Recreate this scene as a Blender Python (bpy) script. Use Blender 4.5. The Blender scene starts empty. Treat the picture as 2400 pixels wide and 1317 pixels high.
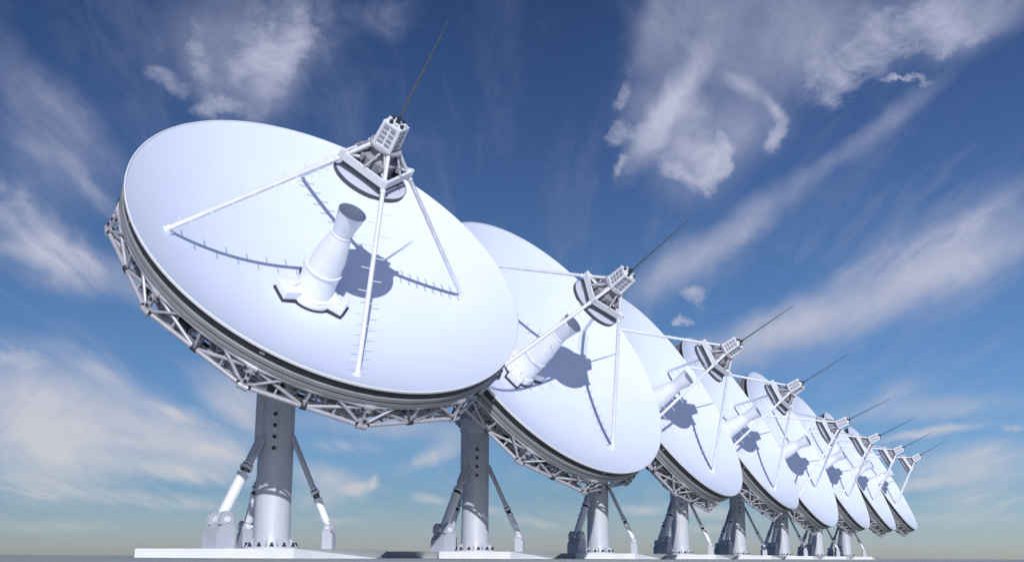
import bpy, bmesh, math, random
from mathutils import Vector, Matrix
random.seed(7)
D = bpy.data
scene = bpy.context.scene
COL = scene.collection
RAD = math.radians

# ------------------------------------------------------------------ camera
cam_d = D.cameras.new('camera')
cam = D.objects.new('camera', cam_d)
COL.objects.link(cam)
cam_d.sensor_width = 36.0
cam_d.lens = 2445.2 / 2400.0 * 36.0
cam_d.shift_y = 154.6 / 2400.0
cam_d.clip_start = 0.05
cam_d.clip_end = 20000.0
yaw, pitch, roll = RAD(61.659), RAD(11.37), RAD(0.267)
fw = Vector((math.sin(yaw) * math.cos(pitch), math.cos(yaw) * math.cos(pitch), math.sin(pitch)))
rt = Vector((math.cos(yaw), -math.sin(yaw), 0))
up = rt.cross(fw)
r2 = rt * math.cos(roll) + up * math.sin(roll)
u2 = -rt * math.sin(roll) + up * math.cos(roll)
m = Matrix((r2, u2, -fw)).transposed().to_4x4()
m.translation = Vector((-24.876, -21.678, 0.06))
cam.matrix_world = m
scene.camera = cam

# ------------------------------------------------------------------ sun, sky, exposure
SUN_AZ, SUN_EL = 219.0, 19.5          # azimuth counted from +X towards +Y
sun_dir = Vector((math.cos(RAD(SUN_EL)) * math.cos(RAD(SUN_AZ)), math.cos(RAD(SUN_EL)) * math.sin(RAD(SUN_AZ)), math.sin(RAD(SUN_EL))))
sun_d = D.lights.new('sun', 'SUN')
sun_d.energy = 3.35
sun_d.angle = RAD(0.5)
sun_d.color = (1.0, 0.98, 0.95)
sun = D.objects.new('sun', sun_d)
COL.objects.link(sun)
sun.rotation_euler = sun_dir.to_track_quat('Z', 'Y').to_euler()

scene.view_settings.view_transform = 'Standard'
scene.view_settings.look = 'None'
scene.view_settings.exposure = 0.0
scene.view_settings.gamma = 1.0
scene.render.filter_size = 1.3 if hasattr(scene.render, 'filter_size') else 1.5

world = D.worlds.new('World')
scene.world = world
world.use_nodes = True
nt = world.node_tree
nt.nodes.clear()


def N(tree, kind, **kw):
    n = tree.nodes.new(kind)
    for k, v in kw.items():
        setattr(n, k, v)
    return n


def setin(tree, node, idx, v):
    if hasattr(v, 'is_output') or isinstance(v, bpy.types.NodeSocket):
        tree.links.new(v, node.inputs[idx])
    else:
        node.inputs[idx].default_value = v


def MATH(tree, op, a, b=0.0, c=None, clamp=False):
    n = N(tree, 'ShaderNodeMath', operation=op, use_clamp=clamp)
    setin(tree, n, 0, a)
    setin(tree, n, 1, b)
    if c is not None:
        setin(tree, n, 2, c)
    return n.outputs[0]


def VMATH(tree, op, a, b=None, s=None):
    n = N(tree, 'ShaderNodeVectorMath', operation=op)
    setin(tree, n, 0, a)
    if b is not None:
        setin(tree, n, 1, b)
    if s is not None:
        n.inputs['Scale'].default_value = s
    return n.outputs['Value'] if op in ('LENGTH', 'DOT_PRODUCT') else n.outputs[0]


def MAPR(tree, v, a, b, c, d, kind='LINEAR'):
    n = N(tree, 'ShaderNodeMapRange', interpolation_type=kind)
    n.clamp = True
    setin(tree, n, 0, v)
    for i, q in enumerate((a, b, c, d)):
        n.inputs[i + 1].default_value = q
    return n.outputs[0]


def NOISE(tree, vec, scale, detail=4.0, rough=0.55, dist=0.0, color=False):
    n = N(tree, 'ShaderNodeTexNoise')
    if vec is not None:
        tree.links.new(vec, n.inputs['Vector'])
    n.inputs['Scale'].default_value = scale
    n.inputs['Detail'].default_value = detail
    n.inputs['Roughness'].default_value = rough
    n.inputs['Distortion'].default_value = dist
    return n.outputs['Color' if color else 'Fac']


def RAMP(tree, fac, stops, interp='LINEAR'):
    n = N(tree, 'ShaderNodeValToRGB')
    n.color_ramp.interpolation = interp
    e = n.color_ramp.elements
    while len(e) < len(stops):
        e.new(0.5)
    for q, (p, c) in zip(e, stops):
        q.position = p
        q.color = (c[0], c[1], c[2], 1)
    tree.links.new(fac, n.inputs[0])
    return n.outputs[0]


# cirrus and small puffs over the site: centre azimuth (from +Y towards +X), centre elevation,
# heading, half length, half width (degrees), strength, kind (0 puffy, 1 fibrous, 2 veil, 3 crisp puff)
CLOUDS = [
 (44.7,25.58,-0.473,5.22,2.78,0.30,2), (48.1,28.10,-0.067,4.48,2.55,0.42,0), (48.1,25.40,-2.104,3.51,1.16,0.50,3), (48.2,25.57,-2.075,3.89,1.62,0.30,2),
 (43.5,25.77,-1.004,2.69,0.93,0.36,3), (46.7,26.28,-2.009,3.09,1.39,0.40,3), (45.8,26.26,-0.814,4.82,3.25,0.25,1), (54.1,28.71,-0.016,2.50,1.39,0.22,0),
 (44.9,23.40,0.004,2.52,0.70,0.50,3), (47.4,26.36,0.229,2.81,1.39,0.50,3), (49.3,27.61,-1.286,2.00,1.16,0.50,3), (41.9,24.20,-0.194,1.84,0.70,0.35,3),
 (72.0,27.93,-2.011,5.61,3.48,0.38,2), (77.5,28.29,0.048,6.00,5.10,0.40,2), (70.6,23.84,-2.225,4.59,1.16,0.72,2), (70.2,23.18,-2.150,3.42,1.07,0.50,3),
 (70.0,27.96,-1.961,3.40,1.16,0.22,2), (68.2,21.19,-2.055,0.97,0.46,0.62,3), (71.9,20.22,-0.355,1.39,0.79,0.85,3), (73.2,20.25,0.458,1.34,0.84,0.95,3),
 (73.9,21.10,1.423,1.11,0.70,0.90,3), (73.7,21.94,2.230,0.74,0.46,0.70,3), (70.9,21.00,-0.570,1.19,0.79,0.62,3), (72.2,21.54,-1.262,1.83,1.39,0.38,2),
 (73.1,21.15,0.555,1.32,0.93,0.55,2), (72.1,23.65,0.232,1.23,1.07,0.30,2), (68.4,23.09,0.227,1.77,0.79,0.62,3), (68.2,25.28,-1.829,1.38,0.60,0.62,3),
 (74.9,24.69,-0.464,1.75,0.56,0.40,2), (76.6,23.40,-0.906,1.26,0.46,0.50,2), (76.8,22.14,-2.082,1.14,0.60,0.85,3), (74.3,23.82,-1.244,3.88,2.78,0.24,2),
 (72.3,21.08,0.270,3.42,2.55,0.35,2), (70.7,22.62,-0.318,2.94,2.09,0.30,2), (75.3,22.64,-0.082,2.90,1.86,0.25,2), (69.6,24.67,0.464,2.23,1.39,0.25,2),
 (79.6,24.90,0.252,2.56,1.39,0.55,3), (82.3,25.54,0.301,2.86,1.62,0.55,3), (79.9,24.02,0.483,1.68,0.93,0.55,3), (85.1,26.39,0.120,2.88,1.39,0.52,3),
 (83.2,27.10,0.095,2.96,1.16,0.45,3), (86.7,25.92,0.011,2.34,0.93,0.42,3), (83.3,26.50,0.074,6.53,2.55,0.12,2), (86.1,27.48,-0.128,5.24,1.86,0.40,1),
 (83.9,24.16,-0.071,1.55,0.23,0.95,3), (87.6,26.21,0.269,3.79,1.39,0.40,1), (78.1,26.53,0.242,4.74,2.55,0.26,1), (81.9,21.94,-2.650,5.51,0.70,0.30,2),
 (74.2,17.33,-2.579,7.32,1.21,0.46,2), (71.7,15.85,-2.529,5.42,1.62,0.30,1), (70.3,15.60,-2.507,3.33,1.16,0.25,2), (85.8,14.86,-2.852,5.90,1.53,0.55,2),
 (80.1,13.00,-2.822,8.44,1.81,0.50,2), (75.2,11.57,-2.876,6.44,1.53,0.45,2), (85.2,16.39,-2.772,6.74,1.86,0.30,1), (84.0,14.02,-2.844,8.08,2.32,0.40,1),
 (74.4,10.65,-0.179,3.34,1.16,0.30,1), (84.4,15.86,-2.841,5.89,0.93,0.35,1), (71.9,14.05,0.092,1.12,0.74,0.85,3), (71.1,12.59,0.261,0.54,0.32,0.70,3),
 (34.9,17.52,-0.343,2.35,1.16,0.45,0), (36.8,15.35,-0.447,4.56,1.30,0.62,1), (38.1,14.90,-0.252,3.06,0.84,0.60,1), (36.1,14.82,-0.137,3.21,0.70,0.50,2),
 (37.5,13.94,-0.155,4.92,1.07,0.42,1), (37.0,21.05,-0.752,5.59,2.09,0.30,1), (36.7,16.45,-0.927,2.86,1.16,0.28,0), (41.6,13.51,-0.687,3.33,1.02,0.34,2),
 (38.5,18.70,-0.707,3.26,0.70,0.30,1), (36.0,19.07,-0.567,3.95,1.39,0.22,1), (36.1,7.24,-0.343,5.43,3.48,0.66,2), (40.5,6.61,-0.286,6.63,2.55,0.62,2),
 (45.7,5.32,-0.368,3.97,1.39,0.50,2), (44.3,5.91,-0.332,5.77,1.86,0.60,1), (38.0,4.59,-0.247,5.39,2.09,0.55,2), (37.1,3.42,-0.171,3.51,1.16,0.40,1),
 (42.9,4.41,-0.167,4.42,0.70,0.72,1), (43.9,4.22,-0.134,2.78,0.51,0.50,2), (46.9,8.28,-0.469,3.53,1.53,0.62,2), (47.1,7.39,-0.485,2.84,1.30,0.40,1),
 (35.6,9.50,-0.011,2.32,0.84,0.60,3), (40.0,8.58,-0.274,2.82,1.07,0.45,1), (47.4,9.79,-0.817,2.16,1.39,0.35,2), (44.3,7.34,-0.146,1.29,0.51,0.50,1),
 (38.7,9.78,-0.264,3.33,0.93,0.30,1), (51.8,4.13,-0.227,2.58,0.88,0.66,2), (53.4,3.67,0.144,1.30,0.42,0.70,2), (54.2,3.97,1.096,0.54,0.32,0.70,2),
 (51.4,3.11,0.151,3.15,0.84,0.32,1), (54.5,7.08,-0.019,5.14,0.93,0.45,2), (57.3,5.30,0.395,2.48,0.60,0.58,1), (57.2,3.09,-0.143,1.33,0.35,0.70,2),
 (58.2,6.18,0.471,2.12,1.02,0.34,2), (52.6,5.85,-0.035,2.43,0.46,0.30,1), (60.3,2.52,-0.076,1.65,0.32,0.40,2), (82.8,3.62,0.085,2.38,0.42,0.50,2),
 (40.7,5.79,-0.087,3.65,0.42,0.50,1), (43.7,7.24,-0.228,2.75,0.37,0.50,1), (36.2,6.80,-0.074,2.39,0.56,0.40,1), (46.1,5.29,-0.233,2.26,0.42,0.50,1),
 (41.1,2.91,-0.040,6.51,0.51,0.42,1), (38.5,1.36,-0.010,3.65,0.42,0.35,1), (44.4,2.49,-0.041,3.06,0.37,0.30,1), (62.9,1.82,-0.190,1.91,0.32,0.50,2),
 (52.1,1.92,-0.033,2.02,0.28,0.35,1), (85.2,4.25,0.020,4.27,1.16,0.62,2), (86.2,5.11,0.098,3.03,0.84,0.50,1), (83.3,7.60,0.041,6.13,0.74,0.34,2),
 (83.5,6.25,0.129,3.34,0.30,0.75,2), (85.6,2.83,0.020,3.45,0.79,0.40,1), (68.6,2.48,-0.042,1.67,0.37,0.60,2), (71.8,2.48,-0.128,2.66,0.51,0.60,2),
 (87.5,6.39,0.006,1.06,0.37,0.60,3), (82.1,8.41,0.157,2.88,0.93,0.25,1), (72.0,1.50,-0.011,2.27,0.32,0.45,1), (84.6,1.90,0.019,4.10,0.46,0.35,1),
 (84.0,7.23,0.059,2.52,0.60,0.30,1)]


def build_world():
    t = nt
    tc = N(t, 'ShaderNodeTexCoord')
    d = VMATH(t, 'NORMALIZE', tc.outputs['Generated'])
    sp = N(t, 'ShaderNodeSeparateXYZ')
    t.links.new(d, sp.inputs[0])
    x, y, z = sp.outputs
    el = MATH(t, 'MULTIPLY', MATH(t, 'ARCSINE', z), 57.29578)
    az = MATH(t, 'MULTIPLY', MATH(t, 'ARCTAN2', x, y), 57.29578)
    uv = N(t, 'ShaderNodeCombineXYZ')
    t.links.new(az, uv.inputs[0])
    t.links.new(el, uv.inputs[1])
    w1 = VMATH(t, 'SUBTRACT', NOISE(t, d, 11.0, 3, 0.55, color=True), (0.5, 0.5, 0.5))
    w2 = VMATH(t, 'SUBTRACT', NOISE(t, d, 42.0, 4, 0.6, color=True), (0.5, 0.5, 0.5))
    warp = VMATH(t, 'ADD', VMATH(t, 'SCALE', w1, s=2.4), VMATH(t, 'SCALE', w2, s=1.7))
    warp = VMATH(t, 'MULTIPLY', warp, (1.0, 1.0, 0.0))
    # low clouds are seen flat-on, so the warp shrinks towards the horizon
    ws = MAPR(t, el, 0.0, 12.0, 0.3, 1.0)
    wn = N(t, 'ShaderNodeVectorMath', operation='SCALE')
    t.links.new(warp, wn.inputs[0])
    t.links.new(ws, wn.inputs['Scale'])
    q = VMATH(t, 'ADD', uv.outputs[0], wn.outputs[0])
    # veils and streaks keep smoother outlines than the puffs
    wn2 = N(t, 'ShaderNodeVectorMath', operation='SCALE')
    t.links.new(wn.outputs[0], wn2.inputs[0])
    wn2.inputs['Scale'].default_value = 0.45
    q2 = VMATH(t, 'ADD', uv.outputs[0], wn2.outputs[0])
    sums = [None, None, None, None]
    for (ca, ce, ang, L, W, amp, kind) in CLOUDS:
        mp = N(t, 'ShaderNodeMapping', vector_type='TEXTURE')
        if sums[kind] is None:
            t.links.new(q if kind in (0, 3) else q2, mp.inputs[0])
        else:                                   # one after another, which keeps the shader's stack small
            ma = N(t, 'ShaderNodeVectorMath', operation='MULTIPLY_ADD')
            t.links.new(sums[kind], ma.inputs[0])
            ma.inputs[1].default_value = (1e-6, 1e-6, 0)
            t.links.new(q if kind in (0, 3) else q2, ma.inputs[2])
            t.links.new(ma.outputs[0], mp.inputs[0])
        mp.inputs['Location'].default_value = (ca, ce, 0)
        mp.inputs['Rotation'].default_value = (0, 0, ang)
        mp.inputs['Scale'].default_value = (L * 1.15, W * 1.2, 1)
        r = VMATH(t, 'LENGTH', mp.outputs[0])
        v = MAPR(t, r, 1.0, 0.0, 0.0, amp, 'SMOOTHSTEP')
        sums[kind] = v if sums[kind] is None else MATH(t, 'ADD', sums[kind], v)
    # cloud-layer coordinates: parallel bands fan out from the horizon
    zz = MATH(t, 'ADD', z, 0.10)
    yw = RAD(61.0)
    fwd = MATH(t, 'DIVIDE', VMATH(t, 'DOT_PRODUCT', d, (math.sin(yw), math.cos(yw), 0)), zz)
    sid = MATH(t, 'DIVIDE', VMATH(t, 'DOT_PRODUCT', d, (math.cos(yw), -math.sin(yw), 0)), zz)
    lay = N(t, 'ShaderNodeCombineXYZ')
    t.links.new(MATH(t, 'MULTIPLY', sid, 1.0), lay.inputs[0])
    t.links.new(MATH(t, 'MULTIPLY', fwd, 0.13), lay.inputs[1])
    layw = VMATH(t, 'ADD', lay.outputs[0], VMATH(t, 'SCALE', w1, s=0.12))
    fib = NOISE(t, layw, 8.0, 8, 0.62, 0.1)
    fine = NOISE(t, d, 34.0, 8, 0.62, 0.8)
    big = NOISE(t, d, 14.0, 5, 0.55, 0.3)
    puffn = MATH(t, 'ADD', MATH(t, 'MULTIPLY', fine, 0.6), MATH(t, 'MULTIPLY', big, 0.4))
    d0 = MATH(t, 'MULTIPLY', MATH(t, 'MINIMUM', sums[0], 1.0), MAPR(t, puffn, 0.36, 0.66, 0.05, 1.55), clamp=True)
    d1 = MATH(t, 'MULTIPLY', MATH(t, 'MINIMUM', sums[1], 0.9), MAPR(t, fib, 0.30, 0.68, 0.25, 1.6), clamp=True)
    d2 = MATH(t, 'MULTIPLY', MATH(t, 'MINIMUM', sums[2], 0.95), MAPR(t, puffn, 0.30, 0.66, 0.62, 1.25), clamp=True)
    dw = VMATH(t, 'ADD', d, VMATH(t, 'SCALE', w1, s=0.05))
    dm = N(t, 'ShaderNodeMapping')
    dm.inputs['Rotation'].default_value = (0.3, 0.5, 0.6)
    dm.inputs['Scale'].default_value = (1.0, 1.0, 1.9)
    t.links.new(dw, dm.inputs[0])
    crn = NOISE(t, dm.outputs[0], 24.0, 9, 0.66, 0.5)
    cr = MATH(t, 'ADD', MATH(t, 'MINIMUM', sums[3], 1.2), MATH(t, 'MULTIPLY', MATH(t, 'SUBTRACT', crn, 0.5), 2.3))
    d3 = MATH(t, 'MULTIPLY', MAPR(t, cr, 0.08, 1.15, 0.0, 0.92), MAPR(t, sums[3], 0.0, 0.3, 0.0, 1.0))
    bg = MATH(t, 'MULTIPLY', MAPR(t, fib, 0.45, 0.75, 0.0, 1.0, 'SMOOTHSTEP'), 0.12)
    inv = MATH(t, 'MULTIPLY', MATH(t, 'SUBTRACT', 1.0, d0), MATH(t, 'SUBTRACT', 1.0, d1))
    inv = MATH(t, 'MULTIPLY', inv, MATH(t, 'SUBTRACT', 1.0, d2))
    inv = MATH(t, 'MULTIPLY', inv, MATH(t, 'SUBTRACT', 1.0, d3))
    inv = MATH(t, 'MULTIPLY', inv, MATH(t, 'SUBTRACT', 1.0, bg))
    dens = MATH(t, 'SUBTRACT', 1.0, inv)
    dens = MATH(t, 'MULTIPLY', dens, MAPR(t, el, -0.5, 2.5, 0.25, 1.0))

    sky = N(t, 'ShaderNodeTexSky', sky_type='NISHITA')
    sky.sun_disc = False
    sky.sun_elevation = RAD(SUN_EL)
    sky.sun_rotation = math.atan2(sun_dir.x, sun_dir.y)
    sky.air_density = 1.0
    sky.dust_density = 0.6
    sky.ozone_density = 2.0
    e01 = MAPR(t, el, 0.0, 40.0, 0.0, 1.0)
    tint = RAMP(t, e01, SKY_TINT)
    mul = N(t, 'ShaderNodeMix', data_type='RGBA', blend_type='MULTIPLY')
    mul.inputs['Factor'].default_value = 1.0
    t.links.new(sky.outputs[0], mul.inputs['A'])
    azf = MAPR(t, az, 64.0, 92.0, 1.0, 1.38)
    tz = N(t, 'ShaderNodeVectorMath', operation='SCALE')
    t.links.new(tint, tz.inputs[0])
    t.links.new(azf, tz.inputs['Scale'])
    t.links.new(tz.outputs[0], mul.inputs['B'])
    cc = RAMP(t, e01, CLOUD_COL)
    mix = N(t, 'ShaderNodeMix', data_type='RGBA')
    t.links.new(dens, mix.inputs['Factor'])
    t.links.new(mul.outputs['Result'], mix.inputs['A'])
    t.links.new(VMATH(t, 'SCALE', cc, s=10.0), mix.inputs['B'])
    bgn = N(t, 'ShaderNodeBackground')
    bgn.inputs['Strength'].default_value = 0.1
    t.links.new(mix.outputs['Result'], bgn.inputs['Color'])
    out = N(t, 'ShaderNodeOutputWorld')
    t.links.new(bgn.outputs[0], out.inputs['Surface'])


SKY_TINT = [(0.0, (0.624, 0.689, 0.946)), (0.025, (0.489, 0.597, 0.917)), (0.08, (0.328, 0.466, 0.743)), (0.193, (0.348, 0.48, 0.719)), (0.305, (0.333, 0.456, 0.675)), (0.415, (0.31, 0.42, 0.616)), (0.525, (0.284, 0.37, 0.576)), (0.637, (0.248, 0.333, 0.529)), (0.74, (0.219, 0.307, 0.492)), (1.0, (0.202, 0.286, 0.463))]
CLOUD_COL = [(0, (0.52, 0.535, 0.54)), (0.06, (0.6, 0.605, 0.625)), (0.2, (0.54, 0.555, 0.65)), (0.4, (0.5, 0.52, 0.66)), (0.75, (0.47, 0.5, 0.665))]
build_world()


# ------------------------------------------------------------------ materials
def principled(name):
    mt = D.materials.new(name)
    mt.use_nodes = True
    b = mt.node_tree.nodes['Principled BSDF']
    return mt, mt.node_tree, b


def paint(name, col, rough=0.4, var=0.06, scale=1.5, bump=0.0, metallic=0.0, spec=0.5, streak=0.0):
    mt, t, b = principled(name)
    tc = N(t, 'ShaderNodeTexCoord')
    n1 = NOISE(t, tc.outputs['Object'], scale, 6, 0.6)
    lo = tuple(c * (1 - var) for c in col)
    hi = tuple(min(1, c * (1 + var * 0.6)) for c in col)
    c = RAMP(t, n1, [(0.3, lo), (0.7, hi)])
    if streak:
        mp = N(t, 'ShaderNodeMapping')
        mp.inputs['Scale'].default_value = (6, 6, 0.5)
        t.links.new(tc.outputs['Object'], mp.inputs[0])
        n2 = NOISE(t, mp.outputs[0], 1.6, 5, 0.65)
        f = MAPR(t, n2, 0.52, 0.78, 0.0, streak)
        mx = N(t, 'ShaderNodeMix', data_type='RGBA')
        t.links.new(f, mx.inputs['Factor'])
        t.links.new(c, mx.inputs['A'])
        mx.inputs['B'].default_value = (col[0] * 0.62, col[1] * 0.60, col[2] * 0.57, 1)
        c = mx.outputs['Result']
    t.links.new(c, b.inputs['Base Color'])
    rg = MAPR(t, n1, 0.3, 0.7, rough - 0.06, rough + 0.08)
    t.links.new(rg, b.inputs['Roughness'])
    b.inputs['Metallic'].default_value = metallic
    b.inputs['Specular IOR Level'].default_value = spec
    if bump:
        bp = N(t, 'ShaderNodeBump')
        bp.inputs['Strength'].default_value = bump
        bp.inputs['Distance'].default_value = 0.01
        t.links.new(NOISE(t, tc.outputs['Object'], 22.0, 5, 0.6), bp.inputs['Height'])
        t.links.new(bp.outputs[0], b.inputs['Normal'])
    return mt


M_DISH = paint('dish_white_paint', (0.69, 0.755, 0.95), 0.5, 0.025, 0.5, 0.0, 0.0, 0.3)
M_WHITE = paint('white_paint', (0.76, 0.79, 0.88), 0.38, 0.05, 2.0, 0.0, 0.0, 0.45, 0.25)
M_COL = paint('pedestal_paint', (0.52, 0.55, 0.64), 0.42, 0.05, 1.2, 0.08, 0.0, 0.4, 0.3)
M_STEEL = paint('galvanised_steel', (0.46, 0.46, 0.54), 0.42, 0.18, 3.0, 0.0, 0.15, 0.5, 0.3)
M_BEAM = paint('grey_beam', (0.27, 0.28, 0.32), 0.5, 0.12, 2.0)
M_DARK = paint('dark_gasket', (0.032, 0.036, 0.048), 0.55, 0.3, 4.0)
M_BRKT = paint('bracket_paint', (0.46, 0.48, 0.57), 0.5, 0.06, 1.5, 0.06, 0.0, 0.3, 0.3)
M_POLE = paint('dark_rod', (0.15, 0.165, 0.20), 0.4, 0.2, 4.0, 0.0, 0.3)
M_GREY = paint('grey_inner', (0.30, 0.31, 0.37), 0.5, 0.12, 3.0)
M_MIRROR = paint('subreflector_face', (0.60, 0.64, 0.80), 0.3, 0.03, 2.0)
M_SLOT = paint('vent_slot', (0.30, 0.31, 0.38), 0.5, 0.2, 5.0)
M_SHADE = paint('painted_shade', (0.10, 0.105, 0.13), 0.5, 0.15, 3.0)  # dark colour that paints shade on the subreflector edge and below its frame
M_PAD = paint('painted_pad', (0.84, 0.86, 0.93), 0.6, 0.07, 1.6, 0.2, 0.0, 0.25, 0.12)


def ground_material():
    mt, t, b = principled('pale_gravel_ground')
    tc = N(t, 'ShaderNodeTexCoord')
    a = NOISE(t, tc.outputs['Object'], 0.05, 6, 0.6)
    f = NOISE(t, tc.outputs['Object'], 9.0, 6, 0.7)
    c1 = RAMP(t, a, [(0.3, (0.58, 0.59, 0.54)), (0.7, (0.72, 0.73, 0.67))])
    c2 = RAMP(t, f, [(0.3, (0.75, 0.75, 0.75)), (0.7, (1, 1, 1))])
    mx = N(t, 'ShaderNodeMix', data_type='RGBA', blend_type='MULTIPLY')
    mx.inputs['Factor'].default_value = 1
    t.links.new(c1, mx.inputs['A'])
    t.links.new(c2, mx.inputs['B'])
    t.links.new(mx.outputs['Result'], b.inputs['Base Color'])
    b.inputs['Roughness'].default_value = 0.42
    b.inputs['Specular IOR Level'].default_value = 0.6
    bp = N(t, 'ShaderNodeBump')
    bp.inputs['Strength'].default_value = 0.3
    bp.inputs['Distance'].default_value = 0.02
    t.links.new(f, bp.inputs['Height'])
    t.links.new(bp.outputs[0], b.inputs['Normal'])
    return mt


M_GROUND = ground_material()


# ------------------------------------------------------------------ mesh builder
class MB:
    def __init__(self):
        self.v, self.f, self.s, self.mi = [], [], [], []

    def add(self, vs, fs, smooth=False, mi=0):
        o = len(self.v)
        self.v += [tuple(p) for p in vs]
        for q in fs:
            self.f.append(tuple(i + o for i in q))
            self.s.append(smooth)
            self.mi.append(mi)

    def box(self, c, half, axes=None, mi=0, bevel=0.0):
        c = Vector(c)
        ax = axes or (Vector((1, 0, 0)), Vector((0, 1, 0)), Vector((0, 0, 1)))
        hx, hy, hz = half
        if not bevel:
            vs = [c + ax[0] * sx * hx + ax[1] * sy * hy + ax[2] * sz * hz for sz in (-1, 1) for sy in (-1, 1) for sx in (-1, 1)]
            self.add(vs, [(0, 2, 3, 1), (4, 5, 7, 6), (0, 1, 5, 4), (2, 6, 7, 3), (0, 4, 6, 2), (1, 3, 7, 5)], False, mi)
            return
        bm = bmesh.new()
        bmesh.ops.create_cube(bm, size=2)
        for w in bm.verts:
            w.co = Vector((w.co.x * hx, w.co.y * hy, w.co.z * hz))
        bmesh.ops.bevel(bm, geom=bm.edges[:], offset=bevel, segments=2, affect='EDGES', profile=0.6)
        bm.verts.index_update()
        vs = [c + ax[0] * w.co.x + ax[1] * w.co.y + ax[2] * w.co.z for w in bm.verts]
        self.add(vs, [[w.index for w in q.verts] for q in bm.faces], False, mi)
        bm.free()

    def tube(self, p0, p1, r0, r1=None, seg=10, caps=True, mi=0):
        p0, p1 = Vector(p0), Vector(p1)
        r1 = r0 if r1 is None else r1
        d = (p1 - p0).normalized()
        a = d.orthogonal().normalized()
        b = d.cross(a)
        vs = []
        for p, r in ((p0, r0), (p1, r1)):
            for i in range(seg):
                t = 2 * math.pi * i / seg
                vs.append(p + a * math.cos(t) * r + b * math.sin(t) * r)
        self.add(vs, [(i, (i + 1) % seg, seg + (i + 1) % seg, seg + i) for i in range(seg)], True, mi)
        if caps:
            self.add(vs[:seg], [tuple(reversed(range(seg)))], False, mi)
            self.add(vs[seg:], [tuple(range(seg))], False, mi)

    def path(self, pts, r, seg=10, mi=0):
        for a, b in zip(pts, pts[1:]):
            self.tube(a, b, r, seg=seg, mi=mi)
        for p in pts[1:-1]:
            self.ball(p, r * 1.12, 8, 6, mi)

    def ball(self, c, r, nu=12, nv=8, mi=0):
        c = Vector(c)
        prof = [(r * math.sin(math.pi * j / nv), -r * math.cos(math.pi * j / nv)) for j in range(nv + 1)]
        self.lathe(prof, nu, c, mi=mi)

    def lathe(self, prof, seg=48, c=(0, 0, 0), axes=None, smooth=True, mi=0):
        """profile (radius, height) turned about the third axis; sharp corners get split by doubling points"""
        c = Vector(c)
        ax = axes or (Vector((1, 0, 0)), Vector((0, 1, 0)), Vector((0, 0, 1)))
        for (ra, za), (rb, zb) in zip(prof, prof[1:]):
            vs = []
            for r, z in ((ra, za), (rb, zb)):
                for i in range(seg):
                    t = 2 * math.pi * i / seg
                    vs.append(c + ax[0] * math.cos(t) * r + ax[1] * math.sin(t) * r + ax[2] * z)
            self.add(vs, [(i, (i + 1) % seg, seg + (i + 1) % seg, seg + i) for i in range(seg)], smooth, mi)

    def surf(self, prof, seg=96, mi=0):
        """one smooth connected surface of revolution about z"""
        vs, fs = [], []
        for r, z in prof:
            for i in range(seg):
                t = 2 * math.pi * i / seg
                vs.append((math.cos(t) * r, math.sin(t) * r, z))
        for j in range(len(prof) - 1):
            for i in range(seg):
                fs.append((j * seg + i, j * seg + (i + 1) % seg, (j + 1) * seg + (i + 1) % seg, (j + 1) * seg + i))
        self.add(vs, fs, True, mi)

    def prism(self, pts2, z0, z1, frame=None, mi=0):
        """polygon in the first two frame axes, thickness along the third"""
        o, X, Y, Z = frame or (Vector(), Vector((1, 0, 0)), Vector((0, 1, 0)), Vector((0, 0, 1)))
        n = len(pts2)
        vs = [o + X * a + Y * b + Z * z for z in (z0, z1) for a, b in pts2]
        self.add(vs, [tuple(reversed(range(n))), tuple(range(n, 2 * n))] + [(i, (i + 1) % n, n + (i + 1) % n, n + i) for i in range(n)], False, mi)

    def build(self, name, mats, parent=None, matrix=None, recalc=True):
        me = D.meshes.new(name)
        me.from_pydata(self.v, [], self.f)
        for q in (mats if isinstance(mats, (list, tuple)) else [mats]):
            me.materials.append(q)
        me.polygons.foreach_set('use_smooth', self.s)
        me.polygons.foreach_set('material_index', self.mi)
        bm = bmesh.new()
        bm.from_mesh(me)
        bmesh.ops.remove_doubles(bm, verts=bm.verts, dist=1e-5)
        if recalc:
            bmesh.ops.recalc_face_normals(bm, faces=bm.faces)
        for e in bm.edges:
            if len(e.link_faces) == 2 and e.calc_face_angle(0) > RAD(35):
                e.smooth = False
        bm.to_mesh(me)
        bm.free()
        me.update()
        o = D.objects.new(name, me)
        COL.objects.link(o)
        if parent is not None:
            o.parent = parent
        if matrix is not None:
            o.matrix_local = matrix
        return o


def pol(r, deg, z=0.0):
    return Vector((r * math.cos(RAD(deg)), r * math.sin(RAD(deg)), z))


# ------------------------------------------------------------------ the ground
def build_ground():
    b = MB()
    rings = [0, 4, 10, 25, 60, 150, 400, 1200, 4000, 12000]
    seg = 64
    vs = [(0, 0, 0)]
    for r in rings[1:]:
        for i in range(seg):
            vs.append((r * math.cos(2 * math.pi * i / seg), r * math.sin(2 * math.pi * i / seg), 0))
    fs = [(0, 1 + i, 1 + (i + 1) % seg) for i in range(seg)]
    for j in range(len(rings) - 2):
        o, q = 1 + j * seg, 1 + (j + 1) * seg
        fs += [(o + i, q + i, q + (i + 1) % seg, o + (i + 1) % seg) for i in range(seg)]
    b.add(vs, fs)
    g = b.build('ground', M_GROUND)
    g['kind'] = 'structure'


build_ground()

# ------------------------------------------------------------------ one antenna
R = 6.0
DEPTH = 2.09


def pz(r):
    return -DEPTH * (1 - (r / R) ** 2)


VIEW0 = 221.07        # direction, from the first pedestal, of the open side of its pad


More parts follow.
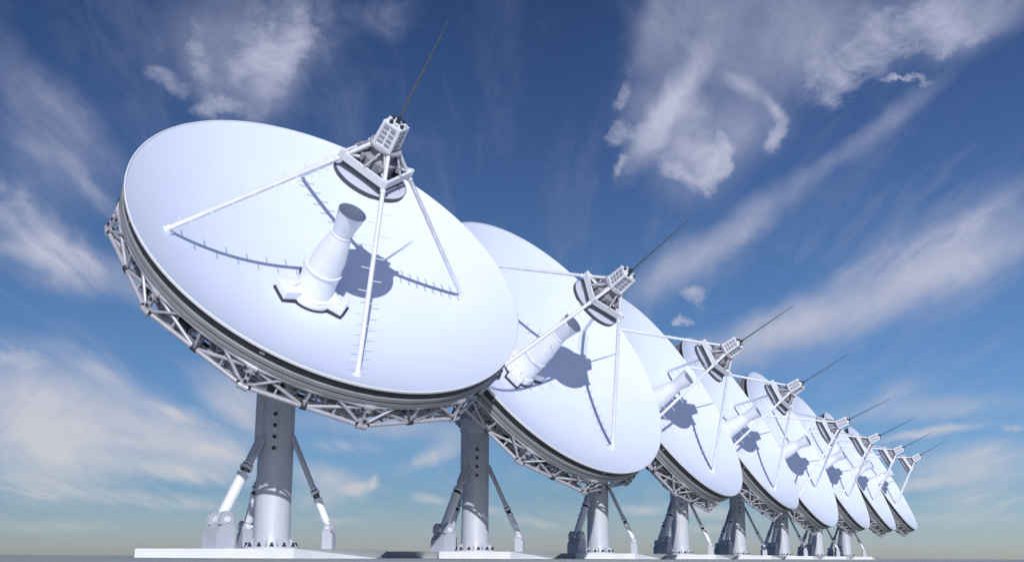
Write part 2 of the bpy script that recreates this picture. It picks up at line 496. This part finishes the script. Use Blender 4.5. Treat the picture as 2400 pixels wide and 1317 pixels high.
def build_pad(root, stepped):
    """square pad, its near right edge undercut to dim that face; on the later pads part of the left edge is undercut too, in place of a cast shadow"""
    zt, un = 0.26, 0.42  # undercut is shaped to turn the near right face out of the sun
    top = [(-2.52, -2.99), (1.9, -2.99), (1.9, 3.0), (-2.52, 3.0)]
    b = MB()
    if stepped:  # left undercut stands in for a shadow lying on that edge
        b.add([(x, y, zt) for x, y in top] + [(-2.52, 0.1, zt)], [(0, 1, 2, 3, 4)])
        lowr = [(-2.52, -2.99 + 0.0, 0.0), (1.9, -2.99 + un, 0.0), (1.9, 3.0, 0.0), (-2.52 + un, 3.0, 0.0), (-2.52 + un, 0.1, 0.0), (-2.52, 0.1, 0.0)]
        v = [(x, y, zt) for x, y in top] + [(-2.52, 0.1, zt)] + lowr
        b.add(v, [(0, 1, 6, 5), (1, 2, 7, 6), (2, 3, 8, 7), (3, 4, 9, 8), (4, 0, 5, 10), (4, 10, 9), (5, 6, 7, 8, 9, 10)])
    else:
        lowr = [(-2.52, -2.99, 0.0), (1.9, -2.99 + un, 0.0), (1.9, 3.0, 0.0), (-2.52, 3.0, 0.0)]
        v = [(x, y, zt) for x, y in top] + lowr
        b.add(v, [(0, 1, 2, 3), (0, 1, 5, 4), (1, 2, 6, 5), (2, 3, 7, 6), (3, 0, 4, 7), (4, 5, 6, 7)])
    return b.build('base_pad', M_PAD, root)


def build_base(root):
    zt = 0.26
    pad = build_pad(root, False)

    # column: foot flange, shaft, head
    b = MB()
    b.lathe([(0, zt), (0.86, zt), (0.86, zt + 0.07), (0.60, zt + 0.07), (0.575, zt + 0.13), (0.555, zt + 0.5), (0.54, 1.7), (0.535, 5.0),
             (0.62, 5.04), (0.66, 5.12), (0.66, 5.55), (0.58, 5.65), (0, 5.65)], 56)
    for i in range(12):                                     # flange gussets
        a = 30 * i - 3
        e, tn = pol(1, a), pol(1, a + 90)
        b.prism([(0.54, zt + 0.065), (0.80, zt + 0.065), (0.54, zt + 0.36)], -0.015, 0.015, (Vector(), e, Vector((0, 0, 1)), tn))
    col = b.build('column', M_COL, root)
    first = None
    for i in range(12):
        p = pol(0.735, 30 * i + 12, zt + 0.07)
        if first is None:
            b = MB()
            b.tube((0, 0, 0), (0, 0, 0.05), 0.068, seg=6)
            b.tube((0, 0, 0.05), (0, 0, 0.13), 0.038, seg=8)
            first = o = b.build('anchor_bolt', M_DARK, col)
        else:
            o = first.copy()
            COL.objects.link(o)
            o.parent = col
        o.location = p
    # bolted strip with four dark heads
    b = MB()
    a = VIEW0 + 2 - 8
    e, tn = pol(1, a), pol(1, a + 90)
    b.box(e * 0.54 + Vector((0, 0, 3.78)), (0.03, 0.085, 0.72), (e, tn, Vector((0, 0, 1))), bevel=0.008)
    strip = b.build('bolt_strip', M_COL, col)
    first = None
    for i in range(4):
        p = e * 0.568 + Vector((0, 0, 3.27 + 0.345 * i))
        if first is None:
            b = MB()
            b.tube((0, 0, 0), e * 0.04, 0.066, seg=6)
            first = o = b.build('bolt_head', M_DARK, strip)
        else:
            o = first.copy()
            COL.objects.link(o)
            o.parent = strip
        o.location = p
    # cable box down the left side of the shaft
    b = MB()
    a = VIEW0 - 62
    e, tn = pol(1, a), pol(1, a + 90)
    b.box(e * 0.55 + Vector((0, 0, 4.32)), (0.11, 0.17, 0.80), (e, tn, Vector((0, 0, 1))), bevel=0.02)
    b.build('cable_box', M_COL, col)

    # three hydraulic struts
    for ang, rad, gs, fr in ((170, 1.91, 0.92, 0.50), (289, 1.81, 0.46, 0.28), (65, 1.88, 0.66, 0.34)):
        e, tn, Z = pol(1, ang), pol(1, ang + 90), Vector((0, 0, 1))
        foot = e * rad + Vector((0, 0, 0.26 + 0.86 * (0.5 + 0.5 * gs)))
        top = e * 0.50 + Vector((0, 0, 3.72))
        ax = (top - foot).normalized()
        nrm = ax.cross(tn).normalized()
        L = (top - foot).length
        P = lambda s: foot + ax * (L * s)
        k = 0.35 + 0.65 * gs
        b = MB()
        b.tube(P(0.06), P(fr), 0.18 * k, seg=24)                        # cylinder sleeve
        b.tube(P(-0.02), P(0.06), 0.13 * k, seg=20)
        b.tube(foot - tn * 0.10 * gs, foot + tn * 0.10 * gs, 0.16 * k, seg=20)       # eye
        st = b.build('support_strut', M_WHITE, root)
        b = MB()
        for s0, s1, rr in ((0.0, 0.03, 0.205), (0.075, 0.105, 0.205), (0.12, 0.14, 0.175)):
            b.tube(P(fr + s0), P(fr + s1), rr * k, seg=24)
        b.build('collar', M_WHITE, st)
        b = MB()
        b.tube(P(fr + 0.035), P(fr + 0.075), 0.15 * k, seg=20)
        b.tube(P(fr + 0.11), P(fr + 0.12), 0.16 * k, seg=20)
        b.build('seal', M_DARK, st)
        b = MB()
        b.tube(P(fr + 0.14), P(0.99), 0.135 * k, seg=20)
        b.box(P(0.84), (0.20 * k, 0.05 * k, 0.13 * L), (tn, nrm, ax), bevel=0.012)
        b.build('rod', M_COL, st)
        zp = foot.z
        # clevis foot: block with sloped back, two rounded cheeks and a pin
        b = MB()
        w = 0.36 * gs
        g = lambda q: rad + q * gs
        zb = zp - 0.13 * gs
        blk = [(g(-0.34), zt + 0.005), (g(0.36), zt + 0.005), (g(0.36), zb - 0.30 * gs), (g(0.12), zb), (g(-0.22), zb), (g(-0.34), zb - 0.10 * gs)]
        b.prism(blk, -w, w, (Vector(), e, Z, tn))
        for sd in (-1, 1):
            ck = [(g(-0.25), zb - 0.02)] + [(rad + 0.25 * gs * math.cos(RAD(a)), zp + 0.27 * gs * math.sin(RAD(a))) for a in range(180, -1, -15)] + [(g(0.25), zb - 0.02)]
            z0, z1 = (w - 0.14 * gs, w + 0.004) if sd > 0 else (-w - 0.004, -w + 0.14 * gs)
            b.prism(ck, z0, z1, (Vector(), e, Z, tn))
        br = b.build('foot_bracket', M_BRKT, st)
        b = MB()
        b.tube(foot - tn * (w + 0.05), foot + tn * (w + 0.05), 0.10 * gs, seg=16)
        b.build('pin', M_WHITE, br)
    return pad


def build_dish(root, M):
    # reflector: thin paraboloid shell, inner face and back
    b = MB()
    rs = [0.02] + [R * math.sqrt(i / 26.0) for i in range(1, 26)] + [R - 0.0]
    b.surf([(r, pz(r)) for r in rs], 144, 0)
    dish = b.build('reflector_dish', [M_DISH, M_COL], root, M, recalc=False)
    b = MB()
    b.surf([(r, pz(r) - 0.07) for r in reversed(rs[:-1])], 96)
    for i in range(24):                                     # stiffening ribs on the back of the shell
        e, tn = pol(1, 15 * i + 7.5), pol(1, 15 * i + 97.5)
        b.prism([(r, pz(r) - 0.05) for r in (1.8, 3.0, 4.2, 5.6)] + [(r, pz(r) - 0.30) for r in (5.6, 4.2, 3.0, 1.8)], -0.02, 0.02, (Vector(), e, Vector((0, 0, 1)), tn))
    b.build('reflector_back', M_COL, dish)
    # white lip
    b = MB()
    b.lathe([(5.985, -0.03), (5.985, 0.012), (6.005, 0.025), (6.03, 0.012), (6.03, -0.05), (6.01, -0.065), (5.96, -0.065)], 144)
    b.build('rim', M_WHITE, dish)
    # dark gasket band, set in under the lip
    b = MB()
    b.lathe([(5.96, -0.06), (5.985, -0.07), (5.965, -0.27), (5.93, -0.31), (5.70, -0.31)], 144)
    for i in range(72):                                     # clips
        a = 5 * i + random.uniform(-1.2, 1.2)
        e, tn = pol(1, a), pol(1, a + 90)
        hh = random.uniform(0.03, 0.08)
        b.box(e * 5.955 + Vector((0, 0, -0.18)), (0.025, random.uniform(0.03, 0.07), hh), (e, tn, Vector((0, 0, 1))), mi=1 if random.random() < 0.14 else 0)
    b.build('gasket_band', [M_DARK, M_BEAM], dish)
    # ribbed ring beam under it
    b = MB()
    b.lathe([(5.76, -0.31), (5.98, -0.31), (6.0, -0.325), (6.0, -0.43), (5.94, -0.445), (5.94, -0.485), (5.99, -0.50), (5.99, -0.60), (5.72, -0.60), (5.72, -0.31)], 144)
    b.build('ring_beam', M_BEAM, dish)

    # back truss: chords of a twelve-sided ring, diagonals, radial frames
    t = MB()
    U = [pol(5.98, 30 * i, -0.70) for i in range(12)]
    Um = [pol(5.93, 30 * i + 15, -0.67) for i in range(12)]
    Lo = [pol(6.1, 30 * i, -1.27) for i in range(12)]
    Ui = [pol(5.2, 30 * i, -0.90) for i in range(12)]
    Li = [pol(5.45, 30 * i, -1.58) for i in range(12)]
    Hu = [pol(1.75, 30 * i, -2.25) for i in range(12)]
    Hl = [pol(1.45, 30 * i, -3.15) for i in range(12)]
    for i in range(12):
        j = (i + 1) % 12
        t.tube(U[i], Um[i], 0.06, seg=10)
        t.tube(Um[i], U[j], 0.06, seg=10)
        t.tube(Lo[i], Lo[j], 0.062, seg=12)
        t.tube(Li[i], Li[j], 0.07, seg=12)
        t.tube(Ui[i], Ui[j], 0.06, seg=8)
        # outer face web: W between chords with a mid post
        lm = (Lo[i] + Lo[j]) / 2
        q1, q3 = Lo[i].lerp(Lo[j], 0.25), Lo[i].lerp(Lo[j], 0.75)
        t.tube(U[i], lm, 0.046, seg=8)
        t.tube(U[j], lm, 0.046, seg=8)
        t.tube(Um[i], lm, 0.04, seg=8)
        t.tube(Lo[i], U[i].lerp(Um[i], 0.55), 0.036, seg=8)
        t.tube(Lo[j], U[j].lerp(Um[i], 0.55), 0.045, seg=8)
        # inner face and floor web
        im = (Li[i] + Li[j]) / 2
        t.tube(Ui[i], im, 0.042, seg=8)
        t.tube(Ui[j], im, 0.042, seg=8)
        t.tube(lm, im, 0.042, seg=8)
        t.tube(Lo[i], im, 0.045, seg=8)
        t.tube(Lo[j], im, 0.045, seg=8)
        t.tube(U[i], Ui[i], 0.06, seg=8)
        t.tube(Um[i], (Ui[i] + Ui[j]) / 2, 0.045, seg=8)
    rnd = random.Random(3)
    for i in range(12):
        j = (i + 1) % 12
        im, lm = (Li[i] + Li[j]) / 2, (Lo[i] + Lo[j]) / 2
        tg = (Li[j] - Li[i]).normalized()
        t.tube(im - tg * 0.12, im + tg * 0.12, 0.11, seg=12, mi=1)
        t.tube(lm - tg * 0.08, lm + tg * 0.08, 0.09, seg=12, mi=1)
        for w in (0.25, 0.75):                              # secondary lacing
            p = Lo[i].lerp(Lo[j], w)
            t.tube(p, U[i].lerp(U[j], w) * 0.985, 0.03, seg=6)
            t.tube(p, Li[i].lerp(Li[j], w), 0.032, seg=6)
            t.tube(p, pol(5.72, 30 * i + 30 * w, -1.02), 0.028, seg=6)
        t.tube(Li[i].lerp(Li[j], 0.25), pol(5.2, 30 * i + 15, -1.0), 0.032, seg=6)
        t.tube(Li[i].lerp(Li[j], 0.75), pol(5.2, 30 * i + 15, -1.0), 0.032, seg=6)
        for w in (0.0, 0.25, 0.5, 0.75):                    # inner lattice behind the outer face
            c0 = pol(5.62, 30 * (i + w), -0.72)
            c1 = pol(5.62, 30 * (i + w) + 3.75, -1.30)
            c2 = pol(5.62, 30 * (i + w) + 7.5, -0.72)
            t.tube(c0, c1, 0.035, seg=6)
            t.tube(c1, c2, 0.035, seg=6)
            t.tube(c0, c2, 0.03, seg=6)
            t.tube(c1, pol(5.62, 30 * (i + w) + 11.25, -1.30), 0.04, seg=6)
        # second chord, cable tray and drive boxes inside the ring
        a0, a1 = pol(5.72, 30 * i, -1.02), pol(5.72, 30 * i + 30, -1.02)
        t.tube(a0, a1, 0.06, seg=8)
        t.tube(a0, U[i], 0.045, seg=6)
        t.tube(a0, Li[i], 0.05, seg=6)
        t.tube((a0 + a1) / 2, Um[i], 0.045, seg=6)
        t.tube((a0 + a1) / 2, lm, 0.045, seg=6)
        e, tn = pol(1, 30 * i + 15), pol(1, 30 * i + 105)
        t.box(pol(5.32, 30 * i + 15, -0.98), (0.02, 1.30, 0.13), (e, tn, Vector((0, 0, 1))), mi=2)
        t.box(pol(5.05, 30 * i + 15, -1.45), (0.02, 1.15, 0.10), (e, tn, Vector((0, 0, 1))), mi=2)
        for w in (-0.62, 0.58):
            p = pol(5.62, 30 * i + 15, -1.22 + rnd.uniform(-0.1, 0.12)) + tn * (w + rnd.uniform(-0.2, 0.2))
            t.box(p, (0.10, rnd.uniform(0.1, 0.2), rnd.uniform(0.08, 0.16)), (e, tn, Vector((0, 0, 1))), mi=rnd.choice((0, 1, 1, 2)), bevel=0.01)
            t.tube(p, p + Vector((0, 0, 0.45)), 0.03, seg=6)
    t.build('ring_truss', [M_STEEL, M_DARK, M_GREY], dish)
    t = MB()
    for i in range(12):
        j = (i + 1) % 12
        t.tube(Li[i], Hl[i], 0.085, seg=10)
        t.tube(Ui[i], Hu[i], 0.075, seg=10)
        t.tube(Li[i], Ui[i], 0.06, seg=8)
        mid_l, mid_u = Li[i].lerp(Hl[i], 0.45), Ui[i].lerp(Hu[i], 0.45)
        t.tube(mid_l, mid_u, 0.05, seg=8)
        t.tube(Ui[i], mid_l, 0.05, seg=8)
        t.tube(mid_u, Hl[i], 0.05, seg=8)
        t.tube(mid_l, Li[j].lerp(Hl[j], 0.45), 0.05, seg=8)
        t.tube(Li[j], mid_l, 0.045, seg=8)
    t.build('radial_frames', M_STEEL, dish)
    # junction posts with bolted gusset plates at the twelve corners
    first = None
    for i in range(12):
        if first is not None:
            o = first.copy()
            COL.objects.link(o)
            o.parent = dish
            o.rotation_euler = (0, 0, RAD(30 * i))
            continue
        g = MB()
        e, tn = pol(1, 0), pol(1, 90)
        d = (U[0] - Lo[0]).normalized()
        mid = (U[0] + Lo[0]) / 2
        nn = tn.cross(d).normalized()
        nn = nn if nn.dot(e) > 0 else -nn
        g.box(mid + nn * 0.02, (0.06, 0.05, 0.33), (tn, nn, d), bevel=0.01)
        for q in (-0.22, 0.22):
            g.box(mid + d * q, (0.18, 0.025, 0.09), (tn, nn, d), bevel=0.008)
            for w in (-0.15, 0.15):
                p = mid + d * q + tn * w + nn * 0.02
                g.tube(p, p + nn * 0.035, 0.05, seg=6, mi=1)
        for q in (-0.1, 0.1):
            p = mid + d * q + nn * 0.07
            g.tube(p, p + nn * 0.03, 0.05, seg=6, mi=1)
        g.tube(Lo[0] - tn * 0.14, Lo[0] + tn * 0.14, 0.095, seg=12)
        g.tube(U[0] - tn * 0.14, U[0] + tn * 0.14, 0.085, seg=12)
        g.tube(Li[0] - tn * 0.17, Li[0] + tn * 0.17, 0.11, seg=12)
        g.tube(Lo[0], Li[0], 0.075, seg=8)
        first = g.build('corner_joint', [M_STEEL, M_DARK], dish)
    # hub cone down to the pedestal head
    h = MB()
    h.lathe([(0, -2.22), (1.0, -2.2), (1.9, -2.06), (1.9, -2.3), (1.55, -2.4), (1.5, -3.2), (1.2, -3.35), (0.85, -4.3), (0.85, -4.75), (0.62, -5.0), (0.62, -5.5), (0, -5.5)], 48)
    for i in range(12):
        e, tn = pol(1, 30 * i + 15), pol(1, 30 * i + 105)
        h.prism([(1.5, -3.18), (1.85, -2.35), (1.45, -2.35)], -0.025, 0.025, (Vector(), e, Vector((0, 0, 1)), tn))
    h.build('hub', M_BEAM, dish)

    # ---- feed: bracket wings, stepped cone, horn
    w = MB()
    w.lathe([(0, -1.84), (0.70, -1.84), (0.72, -1.87), (0.72, -1.98), (0, -1.98)], 48)
    for a in (14, 148, 262):
        e, tn = pol(1, a), pol(1, a + 90)
        w.box(e * 0.83 + Vector((0, 0, -1.80)), (0.27, 0.30, 0.15), (e, tn, Vector((0, 0, 1))), bevel=0.04)
        w.prism([(0.45, -1.74), (1.02, -1.74), (0.45, -1.35)], -0.03, 0.03, (Vector(), e, Vector((0, 0, 1)), tn))
    wing = w.build('feed_bracket', M_WHITE, dish)
    w = MB()
    w.lathe([(0.76, -1.975), (0.76, -2.1), (0.0, -2.1)], 48)
    for a in (14, 148, 262):
        e, tn = pol(1, a), pol(1, a + 90)
        w.box(e * 0.84 + Vector((0, 0, -2.0)), (0.30, 0.34, 0.06), (e, tn, Vector((0, 0, 1))))
    w.build('bracket_seal', M_DARK, dish)
    f = MB()
    f.lathe([(0.66, -1.84), (0.66, -1.78), (0.60, -1.74), (0.575, -1.7), (0.535, -0.98), (0.57, -0.97), (0.57, -0.91), (0.52, -0.90), (0.485, -0.40), (0.34, 0.26), (0.315, 0.34), (0.325, 0.36), (0.325, 0.40), (0.29, 0.41)], 48)
    f.build('feed_tower', M_WHITE, dish)
    f = MB()
    f.lathe([(0.29, 0.40), (0.425, 1.18), (0.40, 1.18), (0.25, 0.48), (0.06, 0.46), (0.06, 0.52), (0, 0.52)], 48)
    f.build('feed_horn', M_WHITE, dish)
    # ---- four legs with climbing pegs
    for q in range(4):
        a = 90 * q
        e, tn = pol(1, a), pol(1, a + 90)
        foot = pol(4.65, a, pz(4.65) + 0.06)
        kn = pol(1.12, a, 2.72)
        l = MB()
        l.tube(foot, kn, 0.072, 0.066, seg=12)
        l.path([kn, pol(0.37, a, 3.50), pol(0.33, a, 4.16), pol(0.12, a, 4.24)], 0.06, 10)
        l.ball(kn, 0.085)
        n = Vector((2 * DEPTH / R ** 2 * 4.65 * -math.cos(RAD(a)), 2 * DEPTH / R ** 2 * 4.65 * -math.sin(RAD(a)), 1)).normalized()
        fc = pol(4.65, a, pz(4.65))
        l.tube(fc - n * 0.02, fc + n * 0.05, 0.15, seg=20)
        l.ball(foot + n * 0.03, 0.095)
        ax = (kn - foot).normalized()
        L = (kn - foot).length
        for i in range(15):
            s = 0.35 + i * 0.31
            if s > L - 0.2:
                break
            p = foot + ax * s
            sg = 1 if i % 2 else -1
            l.tube(p, p + tn * 0.30 * sg, 0.013, seg=6)
            l.ball(p + tn * 0.30 * sg, 0.02, 6, 4)
        l.build('feed_leg', M_WHITE, dish)
    # ---- subreflector: convex face below, pale back plate above, then the square frame the legs carry
    s = MB()
    s.lathe([(0, 2.16), (0.25, 2.175), (0.5, 2.22), (0.8, 2.30), (1.02, 2.368)], 56)
    s.lathe([(1.06, 2.505), (0.7, 2.54), (0.3, 2.56), (0, 2.56)], 56)
    sub = s.build('subreflector', M_MIRROR, dish)
    s = MB()
    s.lathe([(1.02, 2.366), (1.075, 2.375), (1.085, 2.50), (1.06, 2.507)], 56)
    s.build('edge_band', M_SHADE, sub)  # rim side coloured dark to carry its shade
    s = MB()
    for q in range(4):
        e, tn = pol(1, 90 * q + 45), pol(1, 90 * q + 135)
        s.box(e * 0.66 + Vector((0, 0, 2.64)), (0.03, 0.66, 0.14), (e, tn, Vector((0, 0, 1))))
    s.build('shade_skirt', M_SHADE, dish)  # dark walls added as the shadow and gap under the white frame
    s = MB()
    for q in range(4):                                      # square frame between the four legs
        c0, c1 = pol(1.08, 90 * q, 0), pol(1.08, 90 * q + 90, 0)
        e, tn = pol(1, 90 * q + 45), pol(1, 90 * q + 135)
        s.box((c0 + c1) / 2 + Vector((0, 0, 2.88)) - e * 0.02, (0.04, 0.69, 0.115), (e, tn, Vector((0, 0, 1))), bevel=0.012)
        s.tube(pol(1.05, 90 * q, 2.72), pol(1.05, 90 * q, 3.03), 0.075, seg=12)
        s.tube(pol(1.0, 90 * q, 2.96), pol(0.45, 90 * q, 2.96), 0.06, seg=8)
    s.build('support_frame', M_WHITE, dish)
    # ---- clutter between drum and box
    s = MB()
    s.lathe([(0, 2.76), (0.5, 2.76), (0.5, 3.12), (0.34, 3.2), (0.34, 3.5), (0, 3.5)], 24)
    for i in range(6):
        a = 60 * i + 20
        p = pol(0.62, a, 3.03)
        s.tube(p, p + Vector((0, 0, 0.16)), 0.07, seg=10)
    s.build('drive_housing', M_GREY, dish)
    s = MB()
    for i in range(8):
        a = 45 * i
        s.tube(pol(0.78, a, 3.0), pol(0.33, a + (22 if i % 2 else -22), 3.52), 0.035, seg=8)
    s.lathe([(0.30, 3.47), (0.47, 3.47), (0.47, 3.53), (0.30, 3.53)], 24)
    s.build('drive_frame', M_STEEL, dish)
    # ---- equipment box with vented sides
    s = MB()
    A45 = (pol(1, 45), pol(1, 135), Vector((0, 0, 1)))
    s.box((0, 0, 3.86), (0.255, 0.255, 0.32), A45, bevel=0.02)
    s.box((0, 0, 4.205), (0.285, 0.285, 0.035), A45, bevel=0.012)
    s.box((0, 0, 3.535), (0.275, 0.275, 0.03), A45, bevel=0.012)
    for side in range(4):
        e, tn = pol(1, 45 + 90 * side), pol(1, 135 + 90 * side)
        for r_ in range(4):
            for c_ in (-1, 1):
                s.box(e * 0.255 + tn * 0.115 * c_ + Vector((0, 0, 3.64 + 0.145 * r_)), (0.014, 0.082, 0.040), (e, tn, Vector((0, 0, 1))), mi=1)
    for i, a in enumerate((20, 65, 110, 155, 200, 245, 290, 335)):
        p = pol(0.22, a, 4.235)
        s.tube(p, p + Vector((0, 0, 0.09)), 0.055, seg=10, mi=0 if i % 2 else 2)
    s.tube((0, 0, 4.24), (0, 0, 4.46), 0.065, 0.05, seg=12, mi=2)
    s.build('equipment_box', [M_WHITE, M_SLOT, M_DARK], dish)
    # ---- lightning rod
    s = MB()
    s.tube((0, 0, 4.40), (0, 0, 5.7), 0.034, 0.029, seg=8)
    s.tube((0, 0, 5.7), (0, 0, 7.38), 0.029, 0.013, seg=8)
    s.build('lightning_rod', M_POLE, dish)
    return dish


# x, y, turn of the whole mount, dish azimuth, elevation, roll about its own axis, rim centre
POSES = [
    (0.0, 0.0, 0.0, -115.52, 37.39, 0, (-1.562, -3.271, 8.976)),
    (11.942, -0.166, 0.0, -103.57, 29.32, 29.5, (10.99, -4.109, 8.321)),
    (24.507, -0.053, 0.0, -94.07, 28.57, 34.9, (24.216, -4.135, 8.257)),
    (37.331, 0.078, 0.0, -91.35, 28.22, 32, (37.233, -4.029, 8.227)),
    (49.991, 0.143, 0.0, -93.98, 23.2, 61, (49.691, -4.167, 7.787)),
    (62.454, 0.097, 0.0, -91.68, 24.49, 58, (62.329, -4.17, 7.902)),
    (74.703, -0.052, 0.0, -90.15, 25.87, 60, (74.692, -4.264, 8.024)),
    (87.406, -0.143, 0.0, -91.6, 28.39, 60, (87.291, -4.241, 8.242)),
]
LABELS = [
    'nearest and largest white dish antenna, its whole round face open to view',
    'white dish antenna just behind the nearest one, left edge hidden by that rim',
    'third white dish antenna from the left, feed cone half hidden by the second dish',
    'fourth white dish antenna from the left, last before the four narrow far ones',
    'fifth white dish antenna from the left, largest of the four narrow far ones',
    'sixth white dish antenna from the left, third from the far end',
    'last but one white dish antenna at the far end of the row',
    'farthest and smallest white dish antenna, lower rim clear against the sky at right',
]


def dish_matrix(pose, root):
    x, y, turn, az, el, rl, c = pose
    a, e = RAD(az), RAD(el)
    n = Vector((math.cos(e) * math.cos(a), math.cos(e) * math.sin(a), math.sin(e)))
    h = Vector((-math.sin(a), math.cos(a), 0))
    v = n.cross(h)
    ph = RAD(176.0 + rl)
    X = h * math.cos(ph) + v * math.sin(ph)
    Y = n.cross(X)
    mw = Matrix((X, Y, n)).transposed().to_4x4()
    mw.translation = Vector(c)
    mr = Matrix.Translation((x, y, 0)) @ Matrix.Rotation(RAD(turn), 4, 'Z')
    return mr.inverted() @ mw


pad_later = None


def place(root, k):
    x, y, turn = POSES[k][:3]
    root.location = (x, y, 0)
    root.rotation_euler = (0, 0, RAD(turn))
    root['label'] = LABELS[k]
    root['category'] = 'antenna'
    root['group'] = 'dish antennas in the row'


proto = D.objects.new('dish_antenna', None)
COL.objects.link(proto)
place(proto, 0)
build_base(proto)
build_dish(proto, dish_matrix(POSES[0], proto))


def copy_children(src, dst):
    for ch in list(src.children):
        c = ch.copy()
        COL.objects.link(c)
        c.parent = dst
        copy_children(ch, c)


for k in range(1, 8):
    r_ = proto.copy()
    COL.objects.link(r_)
    place(r_, k)
    copy_children(proto, r_)
    for ch in r_.children:
        if ch.name.startswith('base_pad'):
            if pad_later is None:
                tmp = build_pad(r_, True)
                pad_later = tmp.data
                D.objects.remove(tmp)
            ch.data = pad_later
    for ch in r_.children:
        if ch.name.startswith('reflector_dish'):
            ch.matrix_local = dish_matrix(POSES[k], r_)
